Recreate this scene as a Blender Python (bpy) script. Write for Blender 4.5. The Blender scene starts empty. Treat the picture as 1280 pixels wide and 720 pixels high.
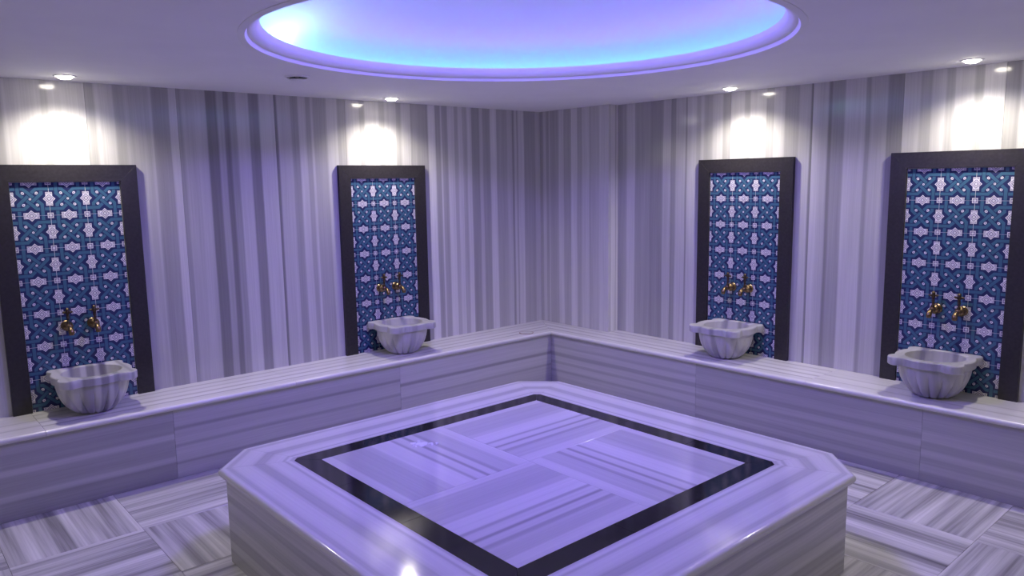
import bpy, bmesh, math, random
from mathutils import Vector, Matrix

S = bpy.context.scene
COL = S.collection
R = math.radians
# ------------------------------------------------------------------ measures (metres, floor z = 0)
BT = 0.484            # bench top
H = 2.49              # ceiling
PZ = 0.482            # platform top
DBL, DBR = 0.4805, 0.4677   # bench depths (arm under wall_left, arm under wall_right)
LIP = 0.03
STEP = 0.127          # wall_right stands forward by this much next to the corner
STEPY = -0.87
FAR = -6.7            # far ends of the room behind the camera
PCX, PCY = -2.788, -2.711
PS, PIB, PIW, PCH = 1.171, 0.846, 0.1096, 0.2066
DCX, DCY = -2.66, -2.55     # dome centre
XA, XB, YC, YD = -4.1474, -1.8891, -2.1392, -3.6246

# ------------------------------------------------------------------ camera
yaw, pit, rol = R(48.777), R(-8.0425), R(-0.9116)
F = Vector((math.cos(yaw)*math.cos(pit), math.sin(yaw)*math.cos(pit), math.sin(pit)))
Rt = Vector((math.sin(yaw), -math.cos(yaw), 0)); Up = Rt.cross(F)
R2 = Rt*math.cos(rol) + Up*math.sin(rol); U2 = -Rt*math.sin(rol) + Up*math.cos(rol)
cd = bpy.data.cameras.new('camera'); cam = bpy.data.objects.new('camera', cd); COL.objects.link(cam)
M = Matrix((R2, U2, -F)).transposed().to_4x4(); M.translation = Vector((-5.1955, -5.3479, 1.3629+BT))
cam.matrix_world = M
cd.sensor_width = 36; cd.lens = 946.95/1280*36; cd.clip_start = 0.05
S.camera = cam

# ------------------------------------------------------------------ world, view
w = bpy.data.worlds.new('world'); S.world = w; w.use_nodes = True
w.node_tree.nodes['Background'].inputs[0].default_value = (0.02, 0.02, 0.03, 1)
w.node_tree.nodes['Background'].inputs[1].default_value = 0.2
S.view_settings.view_transform = 'Standard'; S.view_settings.look = 'None'
S.view_settings.gamma = 1; S.view_settings.use_curve_mapping = False
S.view_settings.exposure = 0.06
# lamp strengths
SPOT_W = 47; SPOT_COL = (1.0, 0.93, 0.80)
VIOLET = (0.23, 0.15, 1.0)
CYAN = (0.05, 0.75, 1.0); CYAN_E = 6.0
APEX_FILL_E = 80; STRIP = (0.27, 0.06, 1.0); STRIP_E = 15

# ------------------------------------------------------------------ materials
MATS = {}
def nodes(name):
    m = bpy.data.materials.new(name); m.use_nodes = True
    nt = m.node_tree; b = nt.nodes['Principled BSDF']
    return m, nt, b
def plain(name, col, rough=0.5, metal=0.0, noise=0.0, nscale=40, spec=0.5):
    if name in MATS: return MATS[name]
    m, nt, b = nodes(name)
    b.inputs['Roughness'].default_value = rough; b.inputs['Metallic'].default_value = metal
    b.inputs['Specular IOR Level'].default_value = spec
    if noise:
        tc = nt.nodes.new('ShaderNodeTexCoord'); n = nt.nodes.new('ShaderNodeTexNoise')
        n.inputs['Scale'].default_value = nscale; n.inputs['Detail'].default_value = 4
        nt.links.new(tc.outputs['Object'], n.inputs['Vector'])
        r = nt.nodes.new('ShaderNodeValToRGB')
        r.color_ramp.elements[0].position = .3; r.color_ramp.elements[1].position = .7
        r.color_ramp.elements[0].color = tuple(c*(1-noise) for c in col)+(1,)
        r.color_ramp.elements[1].color = tuple(min(1, c*(1+noise)) for c in col)+(1,)
        nt.links.new(n.outputs['Fac'], r.inputs['Fac']); nt.links.new(r.outputs['Color'], b.inputs['Base Color'])
    else:
        b.inputs['Base Color'].default_value = tuple(col)+(1,)
    MATS[name] = m; return m
def emit(name, col, e):
    m, nt, b = nodes(name)
    b.inputs['Base Color'].default_value = (.05, .05, .05, 1)
    b.inputs['Emission Color'].default_value = tuple(col)+(1,); b.inputs['Emission Strength'].default_value = e
    return m
def mth(nt, op, a, b=None, c=None):
    n = nt.nodes.new('ShaderNodeMath'); n.operation = op
    for i, x in enumerate((a, b, c)):
        if x is None: continue
        if isinstance(x, (int, float)): n.inputs[i].default_value = x
        else: nt.links.new(x, n.inputs[i])
    return n.outputs[0]
def noise_val(nt, vec, detail=2, rough=.5):
    n = nt.nodes.new('ShaderNodeTexNoise'); n.inputs['Scale'].default_value = 1
    n.inputs['Detail'].default_value = detail; n.inputs['Roughness'].default_value = rough
    nt.links.new(vec, n.inputs['Vector']); return n.outputs['Fac']
def comb(nt, x, y, z):
    n = nt.nodes.new('ShaderNodeCombineXYZ')
    for i, v in enumerate((x, y, z)):
        if isinstance(v, (int, float)): n.inputs[i].default_value = v
        else: nt.links.new(v, n.inputs[i])
    return n.outputs[0]
def alb(v): return max(.06, .28+(v-.28)*1.08)
def stripes(name, across, along, lo=0, hi=1, bands=None, rough=.14, contrast=1.0, seed=0.0, rand=False, scale=1.0, warp=.006, lift=0.0, mid=.47):
    """striped grey-white marble; 'across' is the object axis the bands are stacked on, 'along' the one they run along"""
    m, nt, b = nodes(name); L = nt.links
    tc = nt.nodes.new('ShaderNodeTexCoord'); sp = nt.nodes.new('ShaderNodeSeparateXYZ'); L.new(tc.outputs['Object'], sp.inputs[0])
    a, g = sp.outputs[across], sp.outputs[along]; o = sp.outputs[3-across-along]
    if rand:
        oi = nt.nodes.new('ShaderNodeObjectInfo'); off = mth(nt, 'MULTIPLY', oi.outputs['Random'], 37.0)
        a0 = mth(nt, 'ADD', a, off)
    else: a0 = mth(nt, 'ADD', a, seed)
    # slow wander of the veins along their length
    wv = noise_val(nt, comb(nt, mth(nt, 'MULTIPLY', a0, 3.0), mth(nt, 'MULTIPLY', g, 1.3), seed), 1)
    wv = mth(nt, 'MULTIPLY', mth(nt, 'SUBTRACT', wv, .5), warp*2)
    aw = mth(nt, 'ADD', a, wv); a0w = mth(nt, 'ADD', a0, wv)
    fine = noise_val(nt, comb(nt, mth(nt, 'MULTIPLY', a0w, 120*scale), mth(nt, 'MULTIPLY', g, 1.6), mth(nt, 'MULTIPLY', o, .8)), 3, .6)
    med = noise_val(nt, comb(nt, mth(nt, 'MULTIPLY', a0w, 26*scale), mth(nt, 'MULTIPLY', g, .45), seed+3), 2, .55)
    if bands:
        t = mth(nt, 'DIVIDE', mth(nt, 'SUBTRACT', aw, lo), hi-lo)
        r = nt.nodes.new('ShaderNodeValToRGB'); cr = r.color_ramp; cr.interpolation = 'LINEAR'
        stops = []
        for t0, t1, v in bands:
            d = min((t1-t0)*.3, .006/abs(hi-lo))
            stops += [(t0+d, v), (t1-d, v)]
        stops = stops[:32]
        while len(cr.elements) < len(stops): cr.elements.new(.5)
        for e, (p, v) in zip(cr.elements, stops):
            e.position = min(1, max(0, p)); q = alb(v); e.color = (q, q, q, 1)
        L.new(t, r.inputs['Fac']); val = r.outputs['Color']
        mm = mth(nt, 'MULTIPLY_ADD', med, .34*contrast, 1-.17*contrast); ff = mth(nt, 'MULTIPLY_ADD', fine, .36*contrast, 1-.18*contrast)
        val = mth(nt, 'MULTIPLY', mth(nt, 'MULTIPLY', val, mm), ff)
    else:
        big = noise_val(nt, comb(nt, mth(nt, 'MULTIPLY', a0w, 11*scale), mth(nt, 'MULTIPLY', g, .3), seed+9), 3, .6)
        s = mth(nt, 'ADD', mth(nt, 'MULTIPLY', mth(nt, 'SUBTRACT', big, .5), 1.9*contrast), mth(nt, 'MULTIPLY', mth(nt, 'SUBTRACT', med, .5), .75*contrast))
        s = mth(nt, 'ADD', s, mth(nt, 'MULTIPLY', mth(nt, 'SUBTRACT', fine, .5), .45*contrast))
        val = mth(nt, 'ADD', s, mid+lift)
        cl = nt.nodes.new('ShaderNodeClamp'); cl.inputs['Min'].default_value = .16; cl.inputs['Max'].default_value = .78; L.new(val, cl.inputs[0]); val = cl.outputs[0]
    c = comb(nt, mth(nt, 'MULTIPLY', val, 1.0), mth(nt, 'MULTIPLY', val, .985), mth(nt, 'MULTIPLY', val, 1.0))
    L.new(c, b.inputs['Base Color'])
    b.inputs['Roughness'].default_value = rough; b.inputs['Specular IOR Level'].default_value = .5
    return m
def rbands(seed, n):
    rg = random.Random(seed); out = []; t = 0; last = .5
    ws = [rg.uniform(.4, 1.6) for _ in range(n)]; tot = sum(ws)
    for wd in ws:
        v = rg.choice([.34, .4, .44, .5, .56, .6]); 
        while abs(v-last) < .07: v = rg.choice([.34, .4, .44, .5, .56, .6])
        last = v; out.append((t, t+wd/tot, v)); t += wd/tot
    return out

plaster = plain('ceiling_plaster', (.88, .88, .88), .7, noise=.02, nscale=3)
domepaint = plain('dome_paint', (.84, .84, .84), .6)
backing = plain('wall_backing', (.25, .25, .26), .8)
grout = plain('white_grout', (.72, .72, .72), .8)
darkframe = plain('dark_frame_stone', (.026, .023, .027), .38, noise=.25, nscale=60)
blackstone = plain('black_inlay_stone', (.016, .016, .019), .09, noise=.5, nscale=35)
brass = plain('aged_brass', (.27, .19, .10), .32, 1.0, noise=.35, nscale=90)
darkbrass = plain('dark_bronze', (.10, .075, .05), .4, 1.0, noise=.3, nscale=90)
trimwhite = plain('white_enamel', (.8, .8, .8), .35)
slotdark = plain('slot_dark', (.03, .03, .035), .8)
navy = plain('glaze_navy', (.024, .033, .112), .16)
teal = plain('glaze_teal', (.055, .140, .230), .16)
glazew = plain('glaze_white', (.78, .76, .80), .16)
glazel = plain('glaze_ink', (.24, .21, .32), .16)

# ------------------------------------------------------------------ mesh helpers
def link(name, me, mats, parent=None, loc=(0, 0, 0), rz=0.0):
    o = bpy.data.objects.new(name, me); COL.objects.link(o)
    for m in (mats if isinstance(mats, (list, tuple)) else [mats]):
        if m.name not in [x.name for x in me.materials if x]: me.materials.append(m)
    if parent: o.parent = parent
    o.location = loc; o.rotation_euler = (0, 0, rz)
    return o
def me_from(bm, name, smooth=False):
    bmesh.ops.recalc_face_normals(bm, faces=bm.faces[:])
    me = bpy.data.meshes.new(name); bm.to_mesh(me); bm.free()
    if smooth:
        for p in me.polygons: p.use_smooth = True
        try: me.set_sharp_from_angle(angle=R(35))
        except Exception: pass
    return me
def bxm(name, sx, sy, sz, bevel=0.0, c=(0, 0, 0)):
    bm = bmesh.new(); bmesh.ops.create_cube(bm, size=1)
    for v in bm.verts: v.co = Vector((v.co.x*sx+c[0], v.co.y*sy+c[1], v.co.z*sz+c[2]))
    if bevel: bmesh.ops.bevel(bm, geom=bm.edges[:], offset=bevel, segments=1, affect='EDGES')
    return me_from(bm, name)
def prism(name, pts, z0, z1, bevel=0.0):
    bm = bmesh.new(); lo = [bm.verts.new((x, y, z0)) for x, y in pts]; hi = [bm.verts.new((x, y, z1)) for x, y in pts]
    n = len(pts); bm.faces.new(hi); bm.faces.new(lo[::-1])
    for i in range(n): bm.faces.new((lo[i], lo[(i+1) % n], hi[(i+1) % n], hi[i]))
    if bevel: bmesh.ops.bevel(bm, geom=bm.edges[:], offset=bevel, segments=1, affect='EDGES')
    return me_from(bm, name)
def sweep(name, prof, xs, xe):
    """closed profile of (depth, z) points run along x from xs(depth) to xe(depth)"""
    bm = bmesh.new(); a = [bm.verts.new((xs(d), d, z)) for d, z in prof]; b = [bm.verts.new((xe(d), d, z)) for d, z in prof]
    n = len(prof); bm.faces.new(a); bm.faces.new(b[::-1])
    for i in range(n): bm.faces.new((a[i], b[i], b[(i+1) % n], a[(i+1) % n]))
    return me_from(bm, name, True)
def lathe(bm, prof, seg=24, mat=Matrix(), close=True):
    rings = []
    for r, z in prof:
        rings.append([bm.verts.new(mat @ Vector((r*math.cos(2*math.pi*i/seg), r*math.sin(2*math.pi*i/seg), z))) for i in range(seg)])
    for A, B in zip(rings, rings[1:]):
        for i in range(seg): bm.faces.new((A[i], A[(i+1) % seg], B[(i+1) % seg], B[i]))
    if close:
        if prof[0][0] > 1e-4: bm.faces.new(rings[0])
        if prof[-1][0] > 1e-4: bm.faces.new(rings[-1])
    bmesh.ops.remove_doubles(bm, verts=bm.verts[:], dist=1e-6)
def tube(bm, pts, rads, seg=14):
    rings = []
    for i, p in enumerate(pts):
        p = Vector(p); d = (Vector(pts[min(i+1, len(pts)-1)])-Vector(pts[max(i-1, 0)])).normalized()
        q = d.to_track_quat('Z', 'Y')
        rings.append([bm.verts.new(p + q @ Vector((rads[i]*math.cos(2*math.pi*k/seg), rads[i]*math.sin(2*math.pi*k/seg), 0))) for k in range(seg)])
    for A, B in zip(rings, rings[1:]):
        for i in range(seg): bm.faces.new((A[i], A[(i+1) % seg], B[(i+1) % seg], B[i]))
    bm.faces.new(rings[0]); bm.faces.new(rings[-1])
def empty(name, loc, rz=0.0, label=None, cat=None, group=None):
    o = bpy.data.objects.new(name, None); COL.objects.link(o); o.empty_display_size = .1
    o.location = loc; o.rotation_euler = (0, 0, rz); tag(o, label, cat, group); return o
def tag(o, label=None, cat=None, group=None, kind=None):
    for k, v in (('label', label), ('category', cat), ('group', group), ('kind', kind)):
        if v: o[k] = v
    return o
def copy_tree(o, parent=None):
    c = o.copy(); COL.objects.link(c); c.parent = parent
    for ch in list(o.children): copy_tree(ch, c)
    return c

# ------------------------------------------------------------------ floor of 62 cm marble squares laid basket-weave
fl = link('floor', bxm('floor', -FAR+.2, -FAR+.2, .1, 0, (FAR/2, FAR/2, -.062)), backing); tag(fl, kind='structure', label='basket-weave floor of striped grey marble squares')
P = .618
ftile = bxm('floor_tile', P-.0015, P-.0015, .012, .0008)
ftm = stripes('floor_marble', 1, 0, rand=True, rough=.2, scale=.75, contrast=.85, mid=.50, warp=.004)
FX0, FY0 = -(DBR-LIP), -(DBL-LIP)
for i in range(11):
    for j in range(11):
        cx, cy = FX0-(i+.5)*P, FY0-(j+.5)*P
        if abs(cx-PCX) < PS-.40 and abs(cy-PCY) < PS-.40: continue
        if cx < FAR-.1 or cy < FAR-.1: continue
        link('tile', ftile, ftm, fl, (cx, cy, -.006), R(90) if (i+j) % 2 == 0 else 0)

# ------------------------------------------------------------------ walls: backing with tall striped marble slabs
# bands measured along each wall: (from, to, tone); left wall by x, right wall by y
LB = [(-4.62,-4.50,.52),(-4.50,-4.44,.42),(-4.44,-4.24,.56),(-4.24,-4.20,.44),(-4.20,-4.00,.56),(-4.00,-3.95,.42),(-3.95,-3.84,.55),(-3.84,-3.78,.40),
      (-3.78,-3.72,.46),(-3.72,-3.63,.46),(-3.63,-3.615,.52),(-3.615,-3.505,.40),(-3.505,-3.455,.62),(-3.455,-3.425,.42),(-3.425,-3.35,.50),(-3.35,-3.265,.52),
      (-3.265,-3.19,.28),(-3.19,-3.145,.45),(-3.145,-3.105,.28),(-3.105,-3.055,.42),(-3.055,-2.965,.60),(-2.965,-2.89,.34),(-2.89,-2.775,.61),(-2.775,-2.755,.29),(-2.755,-2.65,.56),
      (-2.65,-2.59,.42),(-2.59,-2.53,.62),(-2.53,-2.49,.45),(-2.49,-2.47,.60),(-2.47,-2.36,.46),(-2.36,-2.27,.60),(-2.27,-2.20,.42),(-2.20,-2.08,.58),(-2.08,-2.03,.42),(-2.03,-1.90,.60),(-1.90,-1.85,.46),(-1.85,-1.74,.58),(-1.74,-1.69,.42),(-1.69,-1.60,.6),(-1.60,-1.53,.48),
      (-1.53,-1.44,.45),(-1.44,-1.425,.34),(-1.425,-1.35,.68),(-1.35,-1.295,.37),(-1.295,-1.28,.60),(-1.28,-1.22,.39),(-1.22,-1.15,.63),(-1.15,-1.11,.44),(-1.11,-1.055,.58),(-1.055,-1.01,.45),(-1.01,-.96,.63),
      (-.96,-.87,.34),(-.87,-.83,.52),(-.83,-.745,.37),(-.745,-.67,.63),(-.67,-.545,.42),(-.545,-.48,.50),(-.48,-.455,.34),(-.455,-.425,.55),(-.425,-.41,.38),(-.41,-.335,.60),(-.335,-.19,.40),(-.19,-.12,.55)]
RB0 = [(-.04,0,.40),(-.085,-.04,.56),(-.125,-.085,.42),(-.135,-.125,.56),(-.25,-.135,.42),(-.32,-.25,.58),(-.41,-.32,.42),(-.49,-.41,.60),(-.55,-.49,.42),(-.64,-.55,.56),(-.66,-.64,.42),(-.76,-.66,.48),(-.88,-.76,.58)]
RB1 = [(-.93,-.86,.44),(-.97,-.93,.46),(-1.06,-.97,.59),(-1.22,-1.06,.42),(-1.36,-1.22,.37),(-1.44,-1.36,.53),(-1.49,-1.44,.38),(-1.585,-1.49,.56),(-1.60,-1.585,.36),(-1.69,-1.60,.61),(-1.73,-1.69,.48),(-1.76,-1.73,.6),(-1.84,-1.76,.48),
       (-1.93,-1.84,.60),(-2.00,-1.93,.42),(-2.12,-2.00,.60),(-2.17,-2.12,.44),(-2.30,-2.17,.60),(-2.36,-2.30,.42),(-2.45,-2.36,.58),(-2.49,-2.45,.42),
       (-2.56,-2.49,.46),(-2.645,-2.56,.57),(-2.66,-2.645,.33),(-2.71,-2.66,.62),(-2.775,-2.71,.54),(-2.80,-2.775,.33),(-2.89,-2.80,.42),(-3.03,-2.89,.61),(-3.06,-3.03,.42),(-3.17,-3.06,.53),(-3.27,-3.17,.37),(-3.37,-3.27,.60),(-3.44,-3.37,.44),
       (-3.52,-3.44,.56),(-3.57,-3.52,.44),(-3.68,-3.57,.58),(-3.73,-3.68,.42),(-3.84,-3.73,.60),(-3.90,-3.84,.46),(-4.0,-3.90,.56),(-4.1,-4.0,.42)]
LB = [(a, b, v+(.07 if a > -1.5 else -.025 if a > -3.7 and b < -2.3 else 0)) for a, b, v in LB]  # corner tones raised for light missing there, brightly lit stretch toned down
RB0 = [(a, b, v+.06) for a, b, v in RB0]  # stepped part lightened too, light put into the marble tone
RB1 = [(a, b, v-(.03 if b < -2.45 and a > -3.4 else 0)) for a, b, v in RB1]  # stretch between the panels darkened against strong lamp light
def wall_slabs(parent, edges, bands, place, zlo, zhi, nm):
    """edges: slab joints along the wall in increasing coordinate; place(c) -> (loc, rz); slab local x runs along +coordinate"""
    for k, (e0, e1) in enumerate(zip(edges, edges[1:])):
        wd = e1-e0; c = (e0+e1)/2
        bs = [(max(a, e0), min(b, e1), v) for a, b, v in bands if b > e0+1e-4 and a < e1-1e-4]
        if bs and bs[0][0] < e0+.05 and bs[-1][1] > e1-.05:
            bl = [((a-e0)/wd, (b-e0)/wd, v) for a, b, v in bs]
        else: bl = rbands(k*7+len(nm), max(5, int(wd*13)))
        m = stripes(f'wall_marble_{nm}_{k}', 0, 2, -wd/2, wd/2, bl[:16], rough=.13, seed=k*2.7+len(nm), contrast=1.0)
        loc, rz = place(c)
        link('marble_slab', bxm('marble_slab', wd-.0012, .02, zhi-zlo, .0006, (0, .01, (zlo+zhi)/2)), m, parent, loc, rz)
def sym(b): return sorted(b)
wl = link('wall_left', bxm('wall_left', -FAR+.3, .1, H+.7, 0, (FAR/2, .071, H/2+.3)), backing); tag(wl, kind='structure', label='wall clad in vertical striped grey marble slabs, under the ceiling vent')
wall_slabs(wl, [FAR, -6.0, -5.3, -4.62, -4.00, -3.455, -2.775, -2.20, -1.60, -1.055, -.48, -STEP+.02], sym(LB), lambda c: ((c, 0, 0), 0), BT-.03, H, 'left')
wr = link('wall_right', bxm('wall_right', .1, -FAR+.3, H+.7, 0, (.071, FAR/2, H/2+.3)), backing); tag(wr, kind='structure', label='stepped wall clad in vertical striped grey marble slabs')
# right wall: local x runs along -y, so mirror the coordinates
mir = lambda bs: sorted((-b, -a, v) for a, b, v in bs)
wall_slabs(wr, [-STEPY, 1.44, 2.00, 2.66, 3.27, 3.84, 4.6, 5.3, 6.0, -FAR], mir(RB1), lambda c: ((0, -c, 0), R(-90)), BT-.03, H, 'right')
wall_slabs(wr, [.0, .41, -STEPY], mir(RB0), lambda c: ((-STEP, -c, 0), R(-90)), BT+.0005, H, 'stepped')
# the return of the step, marble lightened for the light it catches, and its core
ret = stripes('wall_marble_return', 0, 2, -.06, .06, [(0, .12, .55), (.12, .62, .74), (.62, .70, .55), (.70, 1, .72)], rough=.13, seed=4)
link('marble_slab', bxm('marble_slab', STEP-.021, .02, H-BT, .0006, (0, .01, (H+BT)/2)), ret, wr, (-STEP/2+.0105, STEPY, 0), 0)
link('step_core', bxm('step_core', STEP-.022, -STEPY-.022, H-BT-.002, 0, (-STEP/2+.0105, STEPY/2+.0105, (H+BT)/2)), backing, wr)
# walls behind the camera
wn = link('wall_back', bxm('wall_back', -FAR+.3, .1, H+.7, 0, (FAR/2, FAR-.071, H/2+.3)), backing); tag(wn, kind='structure')
wall_slabs(wn, [FAR+.65*i for i in range(11)], [], lambda c: ((c, FAR, 0), R(180)), .001, H, 'back')
wm = link('wall_front', bxm('wall_front', .1, -FAR+.3, H+.7, 0, (FAR-.071, FAR/2, H/2+.3)), backing); tag(wm, kind='structure')
wall_slabs(wm, [FAR+.65*i for i in range(11)], [], lambda c: ((FAR, c, 0), R(90)), .001, H, 'front')

# ------------------------------------------------------------------ ceiling with the round opening, moulding and dome
RO = 1.275      # outer edge of the moulding
bm = bmesh.new(); SEG = 128; ring = []; outer = []
for i in range(SEG):
    a = 2*math.pi*i/SEG; c, s = math.cos(a), math.sin(a)
    ring.append(bm.verts.new((DCX+RO*c, DCY+RO*s, H)))
    # hit the rectangle
    tx = ((.1-DCX)/c if c > 0 else (FAR-.1-DCX)/c) if abs(c) > 1e-6 else 1e9
    ty = ((.1-DCY)/s if s > 0 else (FAR-.1-DCY)/s) if abs(s) > 1e-6 else 1e9
    t = min(tx, ty); outer.append(bm.verts.new((DCX+t*c, DCY+t*s, H)))
cn = [bm.verts.new((x, y, H)) for x, y in ((.1, .1), (FAR-.1, .1), (FAR-.1, FAR-.1), (.1, FAR-.1))]
for i in range(SEG):
    j = (i+1) % SEG; A, B = outer[i], outer[j]
    f = [ring[i], A]
    for k in cn:
        if (abs(A.co.x-k.co.x) < 1e-4 and abs(B.co.y-k.co.y) < 1e-4) or (abs(A.co.y-k.co.y) < 1e-4 and abs(B.co.x-k.co.x) < 1e-4):
            if (A.co-k.co).length > 1e-4 and (B.co-k.co).length > 1e-4: f.append(k)
    bm.faces.new(f+[B, ring[j]])
ext = bmesh.ops.extrude_face_region(bm, geom=bm.faces[:])
for v in [g for g in ext['geom'] if isinstance(g, bmesh.types.BMVert)]: v.co.z += .03
ce = link('ceiling', me_from(bm, 'ceiling'), plaster); tag(ce, kind='structure', label='white plaster ceiling with a round domed opening')
def ringmesh(name, prof, smooth=True):
    bm = bmesh.new(); rs = []
    for r, z in prof: rs.append([bm.verts.new((DCX+r*math.cos(2*math.pi*i/SEG), DCY+r*math.sin(2*math.pi*i/SEG), z)) for i in range(SEG)])
    n = len(rs)
    for k in range(n):
        A, B = rs[k], rs[(k+1) % n]
        for i in range(SEG): bm.faces.new((A[i], A[(i+1) % SEG], B[(i+1) % SEG], B[i]))
    return me_from(bm, name, smooth)
LZ = H+.066; RI = 1.195
# stepped crown moulding round the opening, with the cove trough behind its lip
mo = link('crown_moulding', ringmesh('crown_moulding', [(RO+.015, H+.028), (RO+.015, H-.003), (RO, H-.008), (RO-.016, H-.006), (RO-.022, H+.004), (RO-.026, H+.012), (RO-.034, H+.012), (RO-.046, H+.018),
     (RI+.016, H+.030), (RI+.004, H+.046), (RI, LZ), (RI+.012, LZ), (RI+.02, H+.045), (1.46, H+.045), (1.46, H+.031)]), plaster, ce)
bm = bmesh.new(); DR = 1.46; DH = .42; prof = [(DR*math.cos(a), H+.045+DH*math.sin(a)) for a in [R(90)*k/24 for k in range(24)]]+[(0, H+.045+DH)]
rs = []
for r, z in prof[:-1]: rs.append([bm.verts.new((DCX+r*math.cos(2*math.pi*i/SEG), DCY+r*math.sin(2*math.pi*i/SEG), z)) for i in range(SEG)])
top = bm.verts.new((DCX, DCY, prof[-1][1]))
for A, B in zip(rs, rs[1:]):
    for i in range(SEG): bm.faces.new((A[i], A[(i+1) % SEG], B[(i+1) % SEG], B[i]))
for i in range(SEG): bm.faces.new((rs[-1][i], rs[-1][(i+1) % SEG], top))
dm = link('dome_shell', me_from(bm, 'dome_shell', True), domepaint, ce)
def torus(name, rr, z, rad, mat, parent=None):
    return link(name, ringmesh(name, [(rr+rad*math.cos(2*math.pi*k/6), z+rad*math.sin(2*math.pi*k/6)) for k in range(6)]), mat, parent)
vs = empty('shielded_led', (DCX, DCY, H+.0455), 0, 'violet light strip behind the lip of the dome, with an added white shield ring', 'light strip')
for nm_, me_, mt_ in (('led_strip', ringmesh('led_strip', [(1.235+.006*math.cos(2*math.pi*k/6), H+.054+.006*math.sin(2*math.pi*k/6)) for k in range(6)]), emit('violet_led', STRIP, STRIP_E)),
                      ('added_shield', ringmesh('added_shield', [(1.250, H+.0456), (1.250, H+.0745), (1.254, H+.0745), (1.254, H+.0456)]), trimwhite)):  # outer ring added to keep the violet light off the dome foot
    link(nm_, me_, mt_, vs, (-DCX, -DCY, -(H+.0455)))
cs = torus('led_strip', 1.425, H+.056, .006, emit('cyan_led', CYAN, CYAN_E)); tag(cs, 'cyan light strip at the foot of the dome', 'light strip')
# one small bright lamp standing in the cove trough
az = R(117); cl_ = empty('cove_lamp', (DCX+1.36*math.cos(az), DCY+1.36*math.sin(az), H+.0455), 0, 'small bright cyan-white lamp hidden in the cove of the dome', 'lamp')
bm = bmesh.new(); lathe(bm, [(.03, 0), (.03, .012), (.024, .014), (0, .014)], 20); link('lamp_base', me_from(bm, 'lamp_base', True), trimwhite, cl_)
bm = bmesh.new(); lathe(bm, [(.022, .0142), (.020, .018), (0, .020)], 20); link('lamp_lens', me_from(bm, 'lamp_lens', True), emit('cove_lens', (.55, 1, 1), 8), cl_)
ld = bpy.data.lights.new('cove_light', 'POINT'); ld.energy = 1.2; ld.color = (.42, 1, .95); ld.shadow_soft_size = .008
lo = bpy.data.objects.new('cove_light', ld); COL.objects.link(lo); lo.parent = cl_; lo.location = (0, 0, .032)
# unseen round lamp added at the top of the dome as violet fill
al = empty('dome_fill_lamp', (DCX, DCY, H+.045+DH-.022), 0, 'added violet fill lamp, out of view at the crown of the dome', 'lamp')
bm = bmesh.new(); lathe(bm, [(.30, .01), (.30, -.03), (.27, -.035), (.27, -.012), (.0, -.012)], 48); link('fill_housing', me_from(bm, 'fill_housing', True), trimwhite, al)
bm = bmesh.new(); lathe(bm, [(.266, -.014), (.262, -.034), (.235, -.056), (.17, -.072), (.09, -.080), (0, -.083)], 48); link('fill_diffuser', me_from(bm, 'fill_diffuser', True), emit('violet_fill_diffuser', VIOLET, APEX_FILL_E), al)

# ------------------------------------------------------------------ recessed downlights
lens = emit('downlight_lens', SPOT_COL, 40)
def downlight(x, y, label, group=None, k=1.0):
    t = empty('downlight', (x, y, H), 0, label, 'ceiling light', group)
    bm = bmesh.new(); lathe(bm, [(.042, .004), (.044, -.003), (.052, -.006), (.060, -.003), (.061, 0.0), (.058, .004)], 32, close=False); link('trim_ring', me_from(bm, 'trim_ring', True), trimwhite, t)
    bm = bmesh.new(); lathe(bm, [(.043, .001), (.041, -.008), (.030, -.016), (.015, -.019), (0, -.020)], 32); link('lens', me_from(bm, 'lens', True), lens, t)
    ld = bpy.data.lights.new('downlight_lamp', 'SPOT'); ld.energy = SPOT_W*k; ld.color = SPOT_COL; ld.spot_size = R(145); ld.spot_blend = 1.0; ld.shadow_soft_size = .035
    lo = bpy.data.objects.new('downlight_lamp', ld); COL.objects.link(lo); lo.parent = t; lo.location = (0, 0, -.06)
downlight(-4.15, -.255, 'lit recessed downlight over the panel farther from the corner, on the ceiling vent side')
downlight(-1.94, -.262, 'lit recessed downlight over the panel nearer the corner, on the ceiling vent side')
downlight(-.268, -2.16, 'lit recessed downlight over the panel next to the step in the wall')
downlight(-.27, -3.74, 'lit recessed downlight over the panel farther from the step in the wall')
for x, y in ((-1.54, -5.4), (-4.4, -6.35), (-6.35, -2.2), (-6.35, -4.2)):
    downlight(x, y, 'lit recessed downlight on the entrance side of the ceiling', 'downlights on the entrance side', .7)

# ------------------------------------------------------------------ round ceiling vent
vt = empty('ceiling_vent', (-3.06, -.98, H), 0, 'small round white air vent in the ceiling beside the dome', 'vent')
bm = bmesh.new(); lathe(bm, [(.058, .002), (.060, -.010), (.072, -.006), (.076, 0)], 32, close=False); link('vent_collar', me_from(bm, 'vent_collar', True), trimwhite, vt)
bm = bmesh.new(); lathe(bm, [(.057, .001), (.057, -.002), (0, -.002)], 32); link('vent_throat', me_from(bm, 'vent_throat'), slotdark, vt)
bm = bmesh.new(); lathe(bm, [(0, -.004), (.010, -.006), (.010, -.016), (.046, -.018), (.050, -.021), (.040, -.026), (0, -.028)], 32); link('vent_disc', me_from(bm, 'vent_disc', True), trimwhite, vt)

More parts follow.
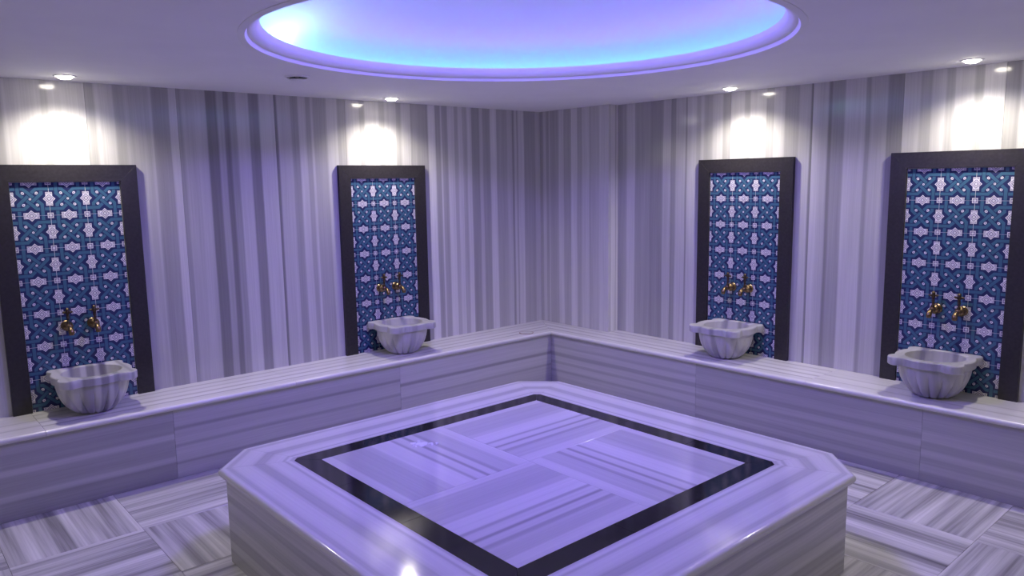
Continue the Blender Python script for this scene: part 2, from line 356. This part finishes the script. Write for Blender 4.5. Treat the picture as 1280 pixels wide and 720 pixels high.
# ------------------------------------------------------------------ corner bench
be = empty('corner_bench', (-DBR, -DBL, 0), 0, 'long built-in corner bench of striped grey marble along both walls', 'bench')
def bpart(name, me, mat, loc=(0, 0, 0), rz=0): return link(name, me, mat, be, (loc[0]+DBR, loc[1]+DBL, loc[2]), rz)
def nose(db): return [(0, 0), (-(db-.020), 0), (-(db-.016), 0), (-(db-.008), -.002), (-(db-.002), -.008), (-db, -.016), (-(db-.002), -.024), (-(db-.007), -.0285), (-(db-.012), -.030), (-(db-.013), -.034), (-(db-.02), -.036), (0, -.036)]
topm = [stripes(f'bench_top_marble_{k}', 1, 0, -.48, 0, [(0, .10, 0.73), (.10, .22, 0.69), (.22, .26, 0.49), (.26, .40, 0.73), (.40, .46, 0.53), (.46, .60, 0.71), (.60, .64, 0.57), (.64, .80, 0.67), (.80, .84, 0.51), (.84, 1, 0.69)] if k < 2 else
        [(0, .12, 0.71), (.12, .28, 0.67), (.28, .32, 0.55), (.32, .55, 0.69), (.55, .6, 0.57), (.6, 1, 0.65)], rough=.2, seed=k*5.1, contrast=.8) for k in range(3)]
# left arm, local x = world x
xs = [FAR+.003, -5.9, -4.46, -2.945, -1.55]
for k, (a, b) in enumerate(zip(xs, xs[1:])):
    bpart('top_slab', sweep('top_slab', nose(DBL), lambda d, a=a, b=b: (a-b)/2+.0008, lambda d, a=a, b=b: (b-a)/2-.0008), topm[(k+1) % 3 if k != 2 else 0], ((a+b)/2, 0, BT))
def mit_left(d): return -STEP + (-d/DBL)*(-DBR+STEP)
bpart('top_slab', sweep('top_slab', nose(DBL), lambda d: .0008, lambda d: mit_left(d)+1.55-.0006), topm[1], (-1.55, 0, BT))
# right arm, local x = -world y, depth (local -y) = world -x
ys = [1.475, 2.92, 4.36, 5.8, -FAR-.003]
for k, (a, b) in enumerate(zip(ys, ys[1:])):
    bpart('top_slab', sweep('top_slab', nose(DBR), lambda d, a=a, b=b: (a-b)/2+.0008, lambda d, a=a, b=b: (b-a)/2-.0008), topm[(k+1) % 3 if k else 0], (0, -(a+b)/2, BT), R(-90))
def mit_right(d): # along = -world y at depth x = d
    x = d
    return 0 if x > -STEP else (-(x)-STEP)/(DBR-STEP)*DBL
bpart('top_slab', sweep('top_slab', nose(DBR)[:1]+[(-STEP, 0)]+nose(DBR)[1:]+[(-STEP, -.036)][:0], lambda d: mit_right(d)+.0006-.7, lambda d: 1.475-.7-.0008), topm[1], (0, -.7, BT), R(-90))
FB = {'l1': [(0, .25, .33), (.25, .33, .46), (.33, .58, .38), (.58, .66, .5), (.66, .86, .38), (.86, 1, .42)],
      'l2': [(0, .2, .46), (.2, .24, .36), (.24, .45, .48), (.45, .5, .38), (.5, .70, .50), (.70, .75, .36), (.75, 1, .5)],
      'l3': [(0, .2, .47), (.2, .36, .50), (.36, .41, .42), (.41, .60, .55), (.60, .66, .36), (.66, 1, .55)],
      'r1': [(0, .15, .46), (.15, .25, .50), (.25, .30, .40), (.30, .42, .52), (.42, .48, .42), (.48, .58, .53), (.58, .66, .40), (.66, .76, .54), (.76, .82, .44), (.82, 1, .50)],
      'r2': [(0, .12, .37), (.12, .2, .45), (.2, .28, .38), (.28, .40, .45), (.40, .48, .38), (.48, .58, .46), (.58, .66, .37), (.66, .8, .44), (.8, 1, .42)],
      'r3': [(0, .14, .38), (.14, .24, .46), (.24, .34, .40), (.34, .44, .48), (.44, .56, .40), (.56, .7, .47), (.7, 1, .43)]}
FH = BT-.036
def front(nm, a, b, key, left):
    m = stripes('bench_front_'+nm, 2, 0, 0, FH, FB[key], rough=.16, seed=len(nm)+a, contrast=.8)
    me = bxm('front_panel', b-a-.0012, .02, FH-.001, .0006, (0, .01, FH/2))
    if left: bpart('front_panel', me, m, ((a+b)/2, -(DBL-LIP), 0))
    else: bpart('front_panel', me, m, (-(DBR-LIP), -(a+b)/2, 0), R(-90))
for nm, a, b, k in (('a', FAR+.003, -5.45, 'l2'), ('b', -5.45, -3.765, 'l1'), ('c', -3.765, -2.076, 'l2'), ('d', -2.076, -(DBR-LIP), 'l3')): front('l'+nm, a, b, k, True)
for nm, a, b, k in (('a', DBL-LIP, 2.03, 'r1'), ('b', 2.03, 3.655, 'r2'), ('c', 3.655, 5.28, 'r3'), ('d', 5.28, -FAR-.003, 'r2')): front('r'+nm, a, b, k, False)
core = plain('bench_core', (.3, .3, .3), .9)
bpart('core', prism('core', [(FAR+.003, -.003), (-.003, -.003), (-.003, FAR+.003), (-(DBR-LIP-.021), FAR+.003), (-(DBR-LIP-.021), -(DBL-LIP-.021)), (FAR+.003, -(DBL-LIP-.021))], .001, BT-.037), core)
# small round cover let into the bench top
cv = empty('drain_cover', (-.668, -.368, BT), 0, 'small round flat cover on the bench top near the room corner', 'drain cover')
bm = bmesh.new(); lathe(bm, [(0, .003), (.058, .003), (.058, .0005), (0, .0005)], 40); link('cover_plate', me_from(bm, 'cover_plate'), topm[2], cv)
bm = bmesh.new(); lathe(bm, [(.0582, .0005), (.0582, .0036), (.064, .0036), (.0645, .0005)], 40, close=False); link('rim_ring', me_from(bm, 'rim_ring'), plain('rust_brown_rim', (.22, .13, .11), .5), cv)

# ------------------------------------------------------------------ platform
pl = empty('marble_platform', (PCX, PCY, 0), 0, 'low square marble platform with cut corners and a black inlaid border', 'platform')
bord = stripes('border_marble', 1, 0, 0, .327, [(0, .10, .62), (.10, .18, .50), (.18, .42, .62), (.42, .46, .56), (.46, .62, .46), (.62, .68, .58), (.68, .86, .62), (.86, .90, .48), (.90, .96, .64), (.96, 1, .50)], rough=.10, contrast=.6, warp=.004)
EB = .03; BD = PS-PIB
npr = [(0, -.017)] + [(.017-.017*math.cos(R(a)), -.017+.017*math.sin(R(a))) for a in (30, 60, 90)] + [(.020, 0), (BD, 0), (BD, -.045), (.02, -.045), (.006, -.036), (.006, -.033), (.002, -.028)]
def bslab(ang, dist, half_o, half_i, depth):
    k = depth/BD
    me = sweep('border_slab', [(d*k, z) for d, z in npr], lambda d: -(half_o+(half_i-half_o)*d/depth)+.0005, lambda d: (half_o+(half_i-half_o)*d/depth)-.0005)
    c, s = math.cos(ang), math.sin(ang)   # outward direction
    link('border_slab', me, bord, pl, (dist*c, dist*s, PZ), ang+R(90))
for q in range(4):
    bslab(R(90*q), PS, PS-PCH, PIB-EB, BD)
    bslab(R(90*q+45), (2*PS-PCH)/math.sqrt(2), PCH/math.sqrt(2), EB/math.sqrt(2), (2*PS-PCH-2*PIB+EB)/math.sqrt(2))
# black inlay: each side of three strips with mitred ends
II = PIB-PIW; g = .0008
for q in range(4):
    cuts = [[-1, -.40, .42, 1], [-1, -.2, .5, 1], [-1, -.47, .30, 1], [-1, -.1, .52, 1]][q]
    for k in range(3):
        a, b = cuts[k]*II, cuts[k+1]*II
        pts = [(a+g if k else -II+g, II+g), (b-g if k < 2 else II-g, II+g), *([(b-g, PIB-g)] if k < 2 else [(PIB-EB/2-g, PIB-EB/2), (PIB-EB-g, PIB-g)]), *([(a+g, PIB-g)] if k else [(-(PIB-EB)+g, PIB-g), (-(PIB-EB/2)+g, PIB-EB/2)])]
        link('inlay_strip', prism('inlay_strip', pts, PZ-.02, PZ-.0005, .0004), blackstone, pl, rz=R(90*q))
tb = [(0, .10, .60), (.10, .24, .50), (.24, .28, .40), (.28, .34, .56), (.34, .37, .36), (.37, .44, .58), (.44, .47, .42), (.47, .62, .62), (.62, .68, .52), (.68, .93, .47), (.93, 1, .58)]
tbr = [(1-b, 1-a, v) for a, b, v in reversed(tb)]
for k, (sx, sy) in enumerate(((1, 1), (-1, 1), (-1, -1), (1, -1))):
    along_x = sx == sy
    flip = (sx, sy) == (-1, -1)
    bl = tb if not flip else tbr
    m = stripes(f'platform_tile_{k}', 1 if along_x else 0, 0 if along_x else 1, 0, (sy if along_x else sx)*II, bl, rough=.085, seed=k*3.3, contrast=.55, warp=.004)
    pts = [(.0006*sx, .0006*sy), ((II-.0003)*sx, .0006*sy), ((II-.0003)*sx, (II-.0003)*sy), (.0006*sx, (II-.0003)*sy)]
    link('tile', prism('tile', pts, PZ-.02, PZ-.0002, .0004), m, pl)
# body panels under the overhang
SB = PS-.032; SC = PCH-.032*(2-math.sqrt(2))
bodym = [stripes(f'platform_side_{k}', 2, 0, 0, PZ, [(0, .15, .42), (.15, .24, .50), (.24, .36, .40), (.36, .46, .54), (.46, .56, .44), (.56, .66, .52), (.66, .74, .42), (.74, .84, .54), (.84, 1, .48)], rough=.2, seed=2.2*k, contrast=1.2, warp=.012) for k in range(2)]
for q in range(8):
    ang = R(45*q)
    if q % 2 == 0: dist, hl = SB, SB-SC
    else: dist, hl = (2*SB-SC)/math.sqrt(2), SC/math.sqrt(2)
    tt = .02*math.tan(R(22.5))
    me = prism('side_panel', [(-hl, 0), (hl, 0), (hl-tt, .02), (-hl+tt, .02)], .001, PZ-.0455)
    link('side_panel', me, bodym[q % 2], pl, (dist*math.cos(ang), dist*math.sin(ang), 0), ang+R(90))
oc = []
for q in range(4):
    for sgn in (-1, 1):
        x, y = SB-.022, sgn*(SB-SC-.01); a = R(90*q); oc.append((x*math.cos(a)-y*math.sin(a), x*math.sin(a)+y*math.cos(a)))
link('core', prism('core', oc, .001, PZ-.046), core, pl)
link('bed', bxm('bed', 2*PIB-.01, 2*PIB-.01, .02, 0, (0, 0, PZ-.0325)), grout, pl)
# a few drops of water on the platform
wm_, nt_, b_ = nodes('water'); b_.inputs['Transmission Weight'].default_value = .3; b_.inputs['Roughness'].default_value = .06; b_.inputs['IOR'].default_value = 1.33; b_.inputs['Base Color'].default_value = (.97, .97, 1, 1)
rg = random.Random(4); bm = bmesh.new()
for dx, dy, rr, hh in ((0, 0, .034, .007), (.035, -.035, .016, .008), (-.03, .035, .02, .006), (.012, .045, .014, .006), (-.045, -.008, .012, .005), (.062, -.05, .011, .007)):
    n = 20; rings = []; ph = rg.uniform(0, 6)
    for k, (f_, z_) in enumerate(((1, 0), (.9, .45), (.65, .8), (.3, .97))):
        rings.append([bm.verts.new((dx+rr*f_*(1+.18*math.sin(3*t+ph)+.1*math.sin(5*t))*math.cos(t), dy+rr*f_*(1+.18*math.sin(3*t+ph)+.1*math.sin(5*t))*math.sin(t), hh*z_)) for t in [2*math.pi*i/n for i in range(n)]])
    tp = bm.verts.new((dx, dy, hh)); bm.faces.new(rings[0][::-1])
    for A, B in zip(rings, rings[1:]):
        for i in range(n): bm.faces.new((A[i], A[(i+1) % n], B[(i+1) % n], B[i]))
    for i in range(n): bm.faces.new((rings[-1][i], rings[-1][(i+1) % n], tp))
tag(link('water_splash', me_from(bm, 'water_splash', True), wm_, None, (-3.035, -2.138, PZ)), 'small clear wet splash lying on the platform top', 'water')

# ------------------------------------------------------------------ tile panels
T = .2
def tile_mesh():
    bm = bmesh.new(); s = T-.0020; FZ = .004
    def quad(pts, z, mi):
        vs = [bm.verts.new((x*s, y*s, z)) for x, y in pts]; f = bm.faces.new(vs)
        f.normal_update()
        if f.normal.z < 0: f.normal_flip()
        f.material_index = mi
    h = .5
    base = [(-h, -h), (h, -h), (h, h), (-h, h)]
    lo = [bm.verts.new((x*s, y*s, -.004)) for x, y in base]; hi = [bm.verts.new((x*s, y*s, FZ)) for x, y in base]
    bm.faces.new(hi).material_index = 0; bm.faces.new(lo[::-1]).material_index = 2
    for i in range(4): bm.faces.new((lo[i], lo[(i+1) % 4], hi[(i+1) % 4], hi[i])).material_index = 2
    a, c = .305, .138; wo, wt = .064, .046
    def strip(pl_, wd, z, mi):
        P_ = [Vector(p) for p in pl_]; L_, R_ = [], []
        for i, p in enumerate(P_):
            if i == 0: n = (P_[1]-p).normalized(); n = Vector((-n.y, n.x))*wd
            elif i == len(P_)-1: n = (p-P_[-2]).normalized(); n = Vector((-n.y, n.x))*wd
            else:
                d0 = (p-P_[i-1]).normalized(); d1 = (P_[i+1]-p).normalized(); n0 = Vector((-d0.y, d0.x)); n1 = Vector((-d1.y, d1.x))
                mN = (n0+n1).normalized(); n = mN*wd/mN.dot(n0)
            L_.append(p+n); R_.append(p-n)
        for i in range(len(P_)-1): quad([L_[i], L_[i+1], R_[i+1], R_[i]], z, mi)
    rot = lambda p, k: [p, (-p[1], p[0]), (-p[0], -p[1]), (p[1], -p[0])][k]
    base_l = [(-a, .5), (-a, a-c), (a-c, -a), (.5, -a)]
    for k in range(4):
        pts = [rot(p, k) for p in base_l]
        strip(pts, wt, FZ+.0003, 1)
    # crossings where the strand passes over: near its start corner and at its third crossing
    for k in range(4):
        for (x, y), d in (((-a, a), (0, -1)), ((0, -c), (.7071, -.7071))):
            p0 = rot((x, y), k); dd = Vector(rot(d, k)); p0 = Vector(p0)
            strip([p0-dd*wo, p0+dd*wo], wo, FZ+.0006, 0); strip([p0-dd*(wo+.012), p0+dd*(wo+.012)], wt, FZ+.0009, 1)
    # white star fillings (each tile carries half of each star), corner boxes, drops, centre rosette
    for k in range(4):
        r_ = lambda pts: [rot(p, k) for p in pts]
        rs_ = lambda pts: [rot((.5+(x-.5)*.93, y*.93), k) for x, y in pts]
        quad(rs_([(.5, -.222), (.5, .222), (.408, .222), (.408, -.222)]), FZ+.0003, 2)
        quad(rs_([(.5, -.178), (.5, .178), (.322, 0)]), FZ+.0004, 2)
        # ink drawing inside the star
        for z_, pts in ((.0005, [(.5, -.145), (.5, .145), (.355, 0)]),): quad(rs_(pts), FZ+z_, 3)
        quad(rs_([(.5, -.115), (.5, .115), (.385, 0)]), FZ+.0006, 2)
        quad(rs_([(.5, -.08), (.5, .08), (.42, 0)]), FZ+.0007, 3); quad(rs_([(.5, -.045), (.5, .045), (.455, 0)]), FZ+.0008, 2)
        for sg in (-1, 1):
            quad(rs_([(.5, sg*.160), (.5, sg*.206), (.425, sg*.206), (.425, sg*.160)]), FZ+.00045, 3)
            quad(rs_([(.5, sg*.168), (.5, sg*.194), (.440, sg*.194), (.440, sg*.176)]), FZ+.0006, 2)
        quad(r_([(.5, .5), (.425, .5), (.425, .425), (.5, .425)]), FZ+.0003, 2)
        quad(r_([(.5, .5), (.445, .5), (.445, .445), (.5, .445)]), FZ+.0004, 3)
        quad(r_([(.5, .5), (.475, .5), (.475, .475), (.5, .475)]), FZ+.0005, 2)
        # drop
        cx, cy = .178, .178
        dp = [(cx+.7071*(u-v), cy+.7071*(u+v)) for u, v in ((-.050, 0), (-.020, .037), (.018, .038), (.042, .021), (.042, -.021), (.018, -.038), (-.020, -.037))]
        quad(r_(dp), FZ+.0003, 2)
        quad(r_([(cx+.45*(x-cx), cy+.45*(y-cy)) for x, y in dp]), FZ+.0004, 3)
    quad([(.036*math.cos(R(45*i)), .036*math.sin(R(45*i))) for i in range(8)], FZ+.0003, 2)
    quad([(.016*math.cos(R(45*i)), .016*math.sin(R(45*i))) for i in range(8)], FZ+.0004, 3)
    me = bpy.data.meshes.new('glazed_tile'); bm.to_mesh(me); bm.free()
    for m in (navy, teal, glazew, glazel): me.materials.append(m)
    return me
TM = tile_mesh(); FW = .1018; FD = .030
def tile_panel(loc, rz, label):
    t = empty('tile_panel', loc, rz, label, 'tile panel', 'framed tile panels behind the basins')
    link('grout_bed', bxm('grout_bed', .602, .0125, 1.401, 0, (0, -.0073, .7008)), grout, t)
    for i in range(3):
        for j in range(7):
            o = bpy.data.objects.new('tile', TM); COL.objects.link(o); o.parent = t
            o.location = ((i-1)*T, -.0105, 1.4-(j+.5)*T); o.rotation_euler = (R(90), 0, 0)
    hw = .302; z1 = 1.402
    for nm, pts in (('left', [(-hw-FW, 0), (-hw, 0), (-hw, z1), (-hw-FW, z1+FW)]), ('right', [(hw, 0), (hw+FW, 0), (hw+FW, z1+FW), (hw, z1)]), ('top', [(-hw-FW, z1+FW), (-hw, z1), (hw, z1), (hw+FW, z1+FW)])):
        g = .0006; me = prism('frame_board', pts, .001, FD, .0006)
        o = link('frame_board', me, darkframe, t); o.rotation_euler = (R(90), 0, 0)
tile_panel((XA, 0, BT), 0, 'tall blue star-patterned tile panel in a black frame, vent-side wall, farther from the corner')
tile_panel((XB, 0, BT), 0, 'tall blue star-patterned tile panel in a black frame, vent-side wall, nearer the corner')
tile_panel((0, YC, BT), R(-90), 'tall blue star-patterned tile panel in a black frame, next to the step in the wall')
tile_panel((0, YD, BT), R(-90), 'tall blue star-patterned tile panel in a black frame, farther from the step in the wall')

# ------------------------------------------------------------------ basins
def basin(loc, rz, mat, label):
    t = empty('marble_basin', loc, rz, label, 'basin', 'carved marble wash basins on the bench')
    N = 192; lim = .196
    def rim_r(th):
        best = .222
        for q in range(4):
            d = (th-R(45+90*q)+math.pi) % (2*math.pi)-math.pi
            if abs(d) > R(40): continue
            # ear: rounded tongue with a small shoulder
            e = abs(d)
            hw_ = R(13)
            if e < hw_: r_ = .277-.028*(e/hw_)**3
            elif e < hw_+R(3.2): r_ = .249-(.249-.228)*(e-hw_)/R(3.2)
            elif e < hw_+R(7): r_ = .228-(.228-.222)*(e-hw_-R(3.2))/R(3.8)
            else: r_ = .222
            best = max(best, r_)
        return best
    def ring(bm, f, z, cl=True):
        out = []
        for i in range(N):
            th = 2*math.pi*i/N; r = f(th); x, y = r*math.cos(th), r*math.sin(th)
            out.append(bm.verts.new((x, min(y, lim) if cl else y, z)))
        return out
    def skin(bm, rs):
        for A, B in zip(rs, rs[1:]):
            for i in range(N): bm.faces.new((A[i], A[(i+1) % N], B[(i+1) % N], B[i]))
    bm = bmesh.new()
    rs = [ring(bm, lambda th: .19, .199), ring(bm, lambda th: rim_r(th)-.004, .199), ring(bm, rim_r, .203), ring(bm, rim_r, .244), ring(bm, lambda th: rim_r(th)-.004, .249),
          ring(bm, lambda th: .172, .249), ring(bm, lambda th: .166, .245)]
    for r_, z_ in ((.160, .20), (.148, .14), (.12, .085), (.07, .055), (.012, .048)): rs.append(ring(bm, lambda th, r_=r_: r_, z_))
    skin(bm, rs); bm.faces.new(rs[-1])
    link('rim_and_bowl', me_from(bm, 'rim_and_bowl', True), mat, t)
    # fluted outside of the bowl
    bm = bmesh.new(); LOB = 16; rs = []
    for z_, r_, dep in ((.0, .092, .016), (.006, .106, .017), (.02, .127, .018), (.045, .151, .019), (.075, .172, .018), (.105, .186, .014), (.135, .195, .010), (.160, .200, .005), (.178, .202, .002), (.185, .203, 0), (.199, .203, 0)):
        rs.append(ring(bm, lambda th, r_=r_, dep=dep: r_-dep*(1-abs(math.cos(LOB*th/2))**.7), z_))
    skin(bm, rs); bm.faces.new(rs[0][::-1])
    link('fluted_body', me_from(bm, 'fluted_body', True), mat, t)
    return t
bmats = [stripes('basin_marble_a', 0, 2, -.28, .28, [(0, .12, 0.51), (.12, .2, 0.55), (.2, .24, 0.43), (.24, .33, 0.57), (.33, .44, 0.37), (.44, .50, 0.57), (.50, .58, 0.32), (.58, .63, 0.55), (.63, .69, 0.35), (.69, .80, 0.58), (.80, .84, 0.37), (.84, 1, 0.55)], rough=.3, contrast=.6),
         stripes('basin_marble_b', 0, 2, -.28, .28, [(0, .2, 0.55), (.2, .26, 0.45), (.26, .42, 0.57), (.42, .5, 0.45), (.5, .78, 0.56), (.78, .83, 0.47), (.83, 1, 0.57)], rough=.3, contrast=.6, seed=3),
         stripes('basin_marble_c', 0, 2, -.28, .28, [(0, .3, 0.55), (.3, .36, 0.47), (.36, .50, 0.55), (.50, .56, 0.39), (.56, .75, 0.53), (.75, .8, 0.45), (.8, 1, 0.53)], rough=.3, contrast=.7, seed=5),
         stripes('basin_marble_d', 0, 2, -.28, .28, [(0, .25, 0.48), (.25, .4, 0.43), (.4, .48, 0.48), (.48, .6, 0.42), (.6, .66, 0.36), (.66, .85, 0.45), (.85, 1, 0.47)], rough=.3, contrast=.7, seed=8)]
BO = .213
basin((XA, -BO, BT), 0, bmats[0], 'white marble basin with bold dark grey stripes, vent-side bench, farther from the corner')
basin((XB, -BO, BT), 0, bmats[1], 'pale fluted marble basin on the vent-side bench, nearer the corner')
basin((-BO, YC, BT), R(-90), bmats[2], 'pale fluted marble basin with faint veins, nearest the step in the wall')
basin((-BO, YD, BT), R(-90), bmats[3], 'greyish fluted marble basin farther from the step in the wall')

# ------------------------------------------------------------------ taps
def tap_meshes():
    d = {}
    bm = bmesh.new(); lathe(bm, [(.030, 0), (.032, .004), (.027, .010), (.016, .013), (.016, .016)], 20, Matrix.Rotation(R(90), 4, 'X')); d['wall_plate'] = me_from(bm, 'wall_plate', True)
    bm = bmesh.new(); lathe(bm, [(.012, .014), (.020, .020), (.029, .030), (.031, .040), (.027, .052), (.017, .060), (.013, .066), (.013, .078), (.017, .082), (.017, .090), (.012, .094), (0, .095)], 20, Matrix.Rotation(R(90), 4, 'X')); d['body'] = me_from(bm, 'body', True)
    bm = bmesh.new(); tube(bm, [(0, -.070, .002), (0, -.100, .000), (0, -.118, -.006), (0, -.130, -.020), (0, -.134, -.034), (0, -.135, -.044)], [.011, .012, .014, .0165, .016, .012]); d['spout'] = me_from(bm, 'spout', True)
    bm = bmesh.new(); lathe(bm, [(.010, .010), (.010, .030), (.007, .036), (.007, .052), (.011, .056), (.008, .062), (.008, .078)], 14, Matrix.Translation((0, -.074, 0))); d['stem'] = me_from(bm, 'stem', True)
    bm = bmesh.new(); lathe(bm, [(.006, .076), (.012, .082), (.014, .092), (.010, .104), (.012, .110), (.007, .118), (0, .121)], 14, Matrix.Translation((0, -.074, 0)))
    tube(bm, [(-.028, -.074, .092), (-.022, -.074, .092), (0, -.074, .092), (.022, -.074, .092), (.028, -.074, .092)], [.004, .007, .0055, .007, .004], 10); d['handle'] = me_from(bm, 'handle', True)
    return d
TP = tap_meshes(); tmat = {'wall_plate': brass, 'body': brass, 'spout': brass, 'stem': darkbrass, 'handle': darkbrass}
def tap(loc, rz, label):
    t = empty('brass_tap', loc, rz, label, 'tap', 'brass taps on the tile panels')
    for k, me in TP.items(): link(k, me, tmat[k], t)
TZ = BT+.515; TY = -.0145
for sgn, wd in ((-1, 'farther from'), (1, 'nearer')):
    tap((XA-.002+sgn*.074, TY, TZ), 0, f'aged brass tap over the boldly striped basin, {wd} the room corner' if sgn > 0 else 'aged brass tap over the boldly striped basin, one farther from room corner')
    tap((XB+sgn*.074, TY, TZ), 0, f'aged brass tap on vent-side panel nearer the corner, the one {wd} the corner')
    tap((TY, YC+sgn*.074, TZ), R(-90), f'aged brass tap on panel beside the wall step, the one {wd} the step')
    tap((TY, YD+sgn*.074, TZ), R(-90), f'aged brass tap on panel farther from the wall step, the one {wd} the step')
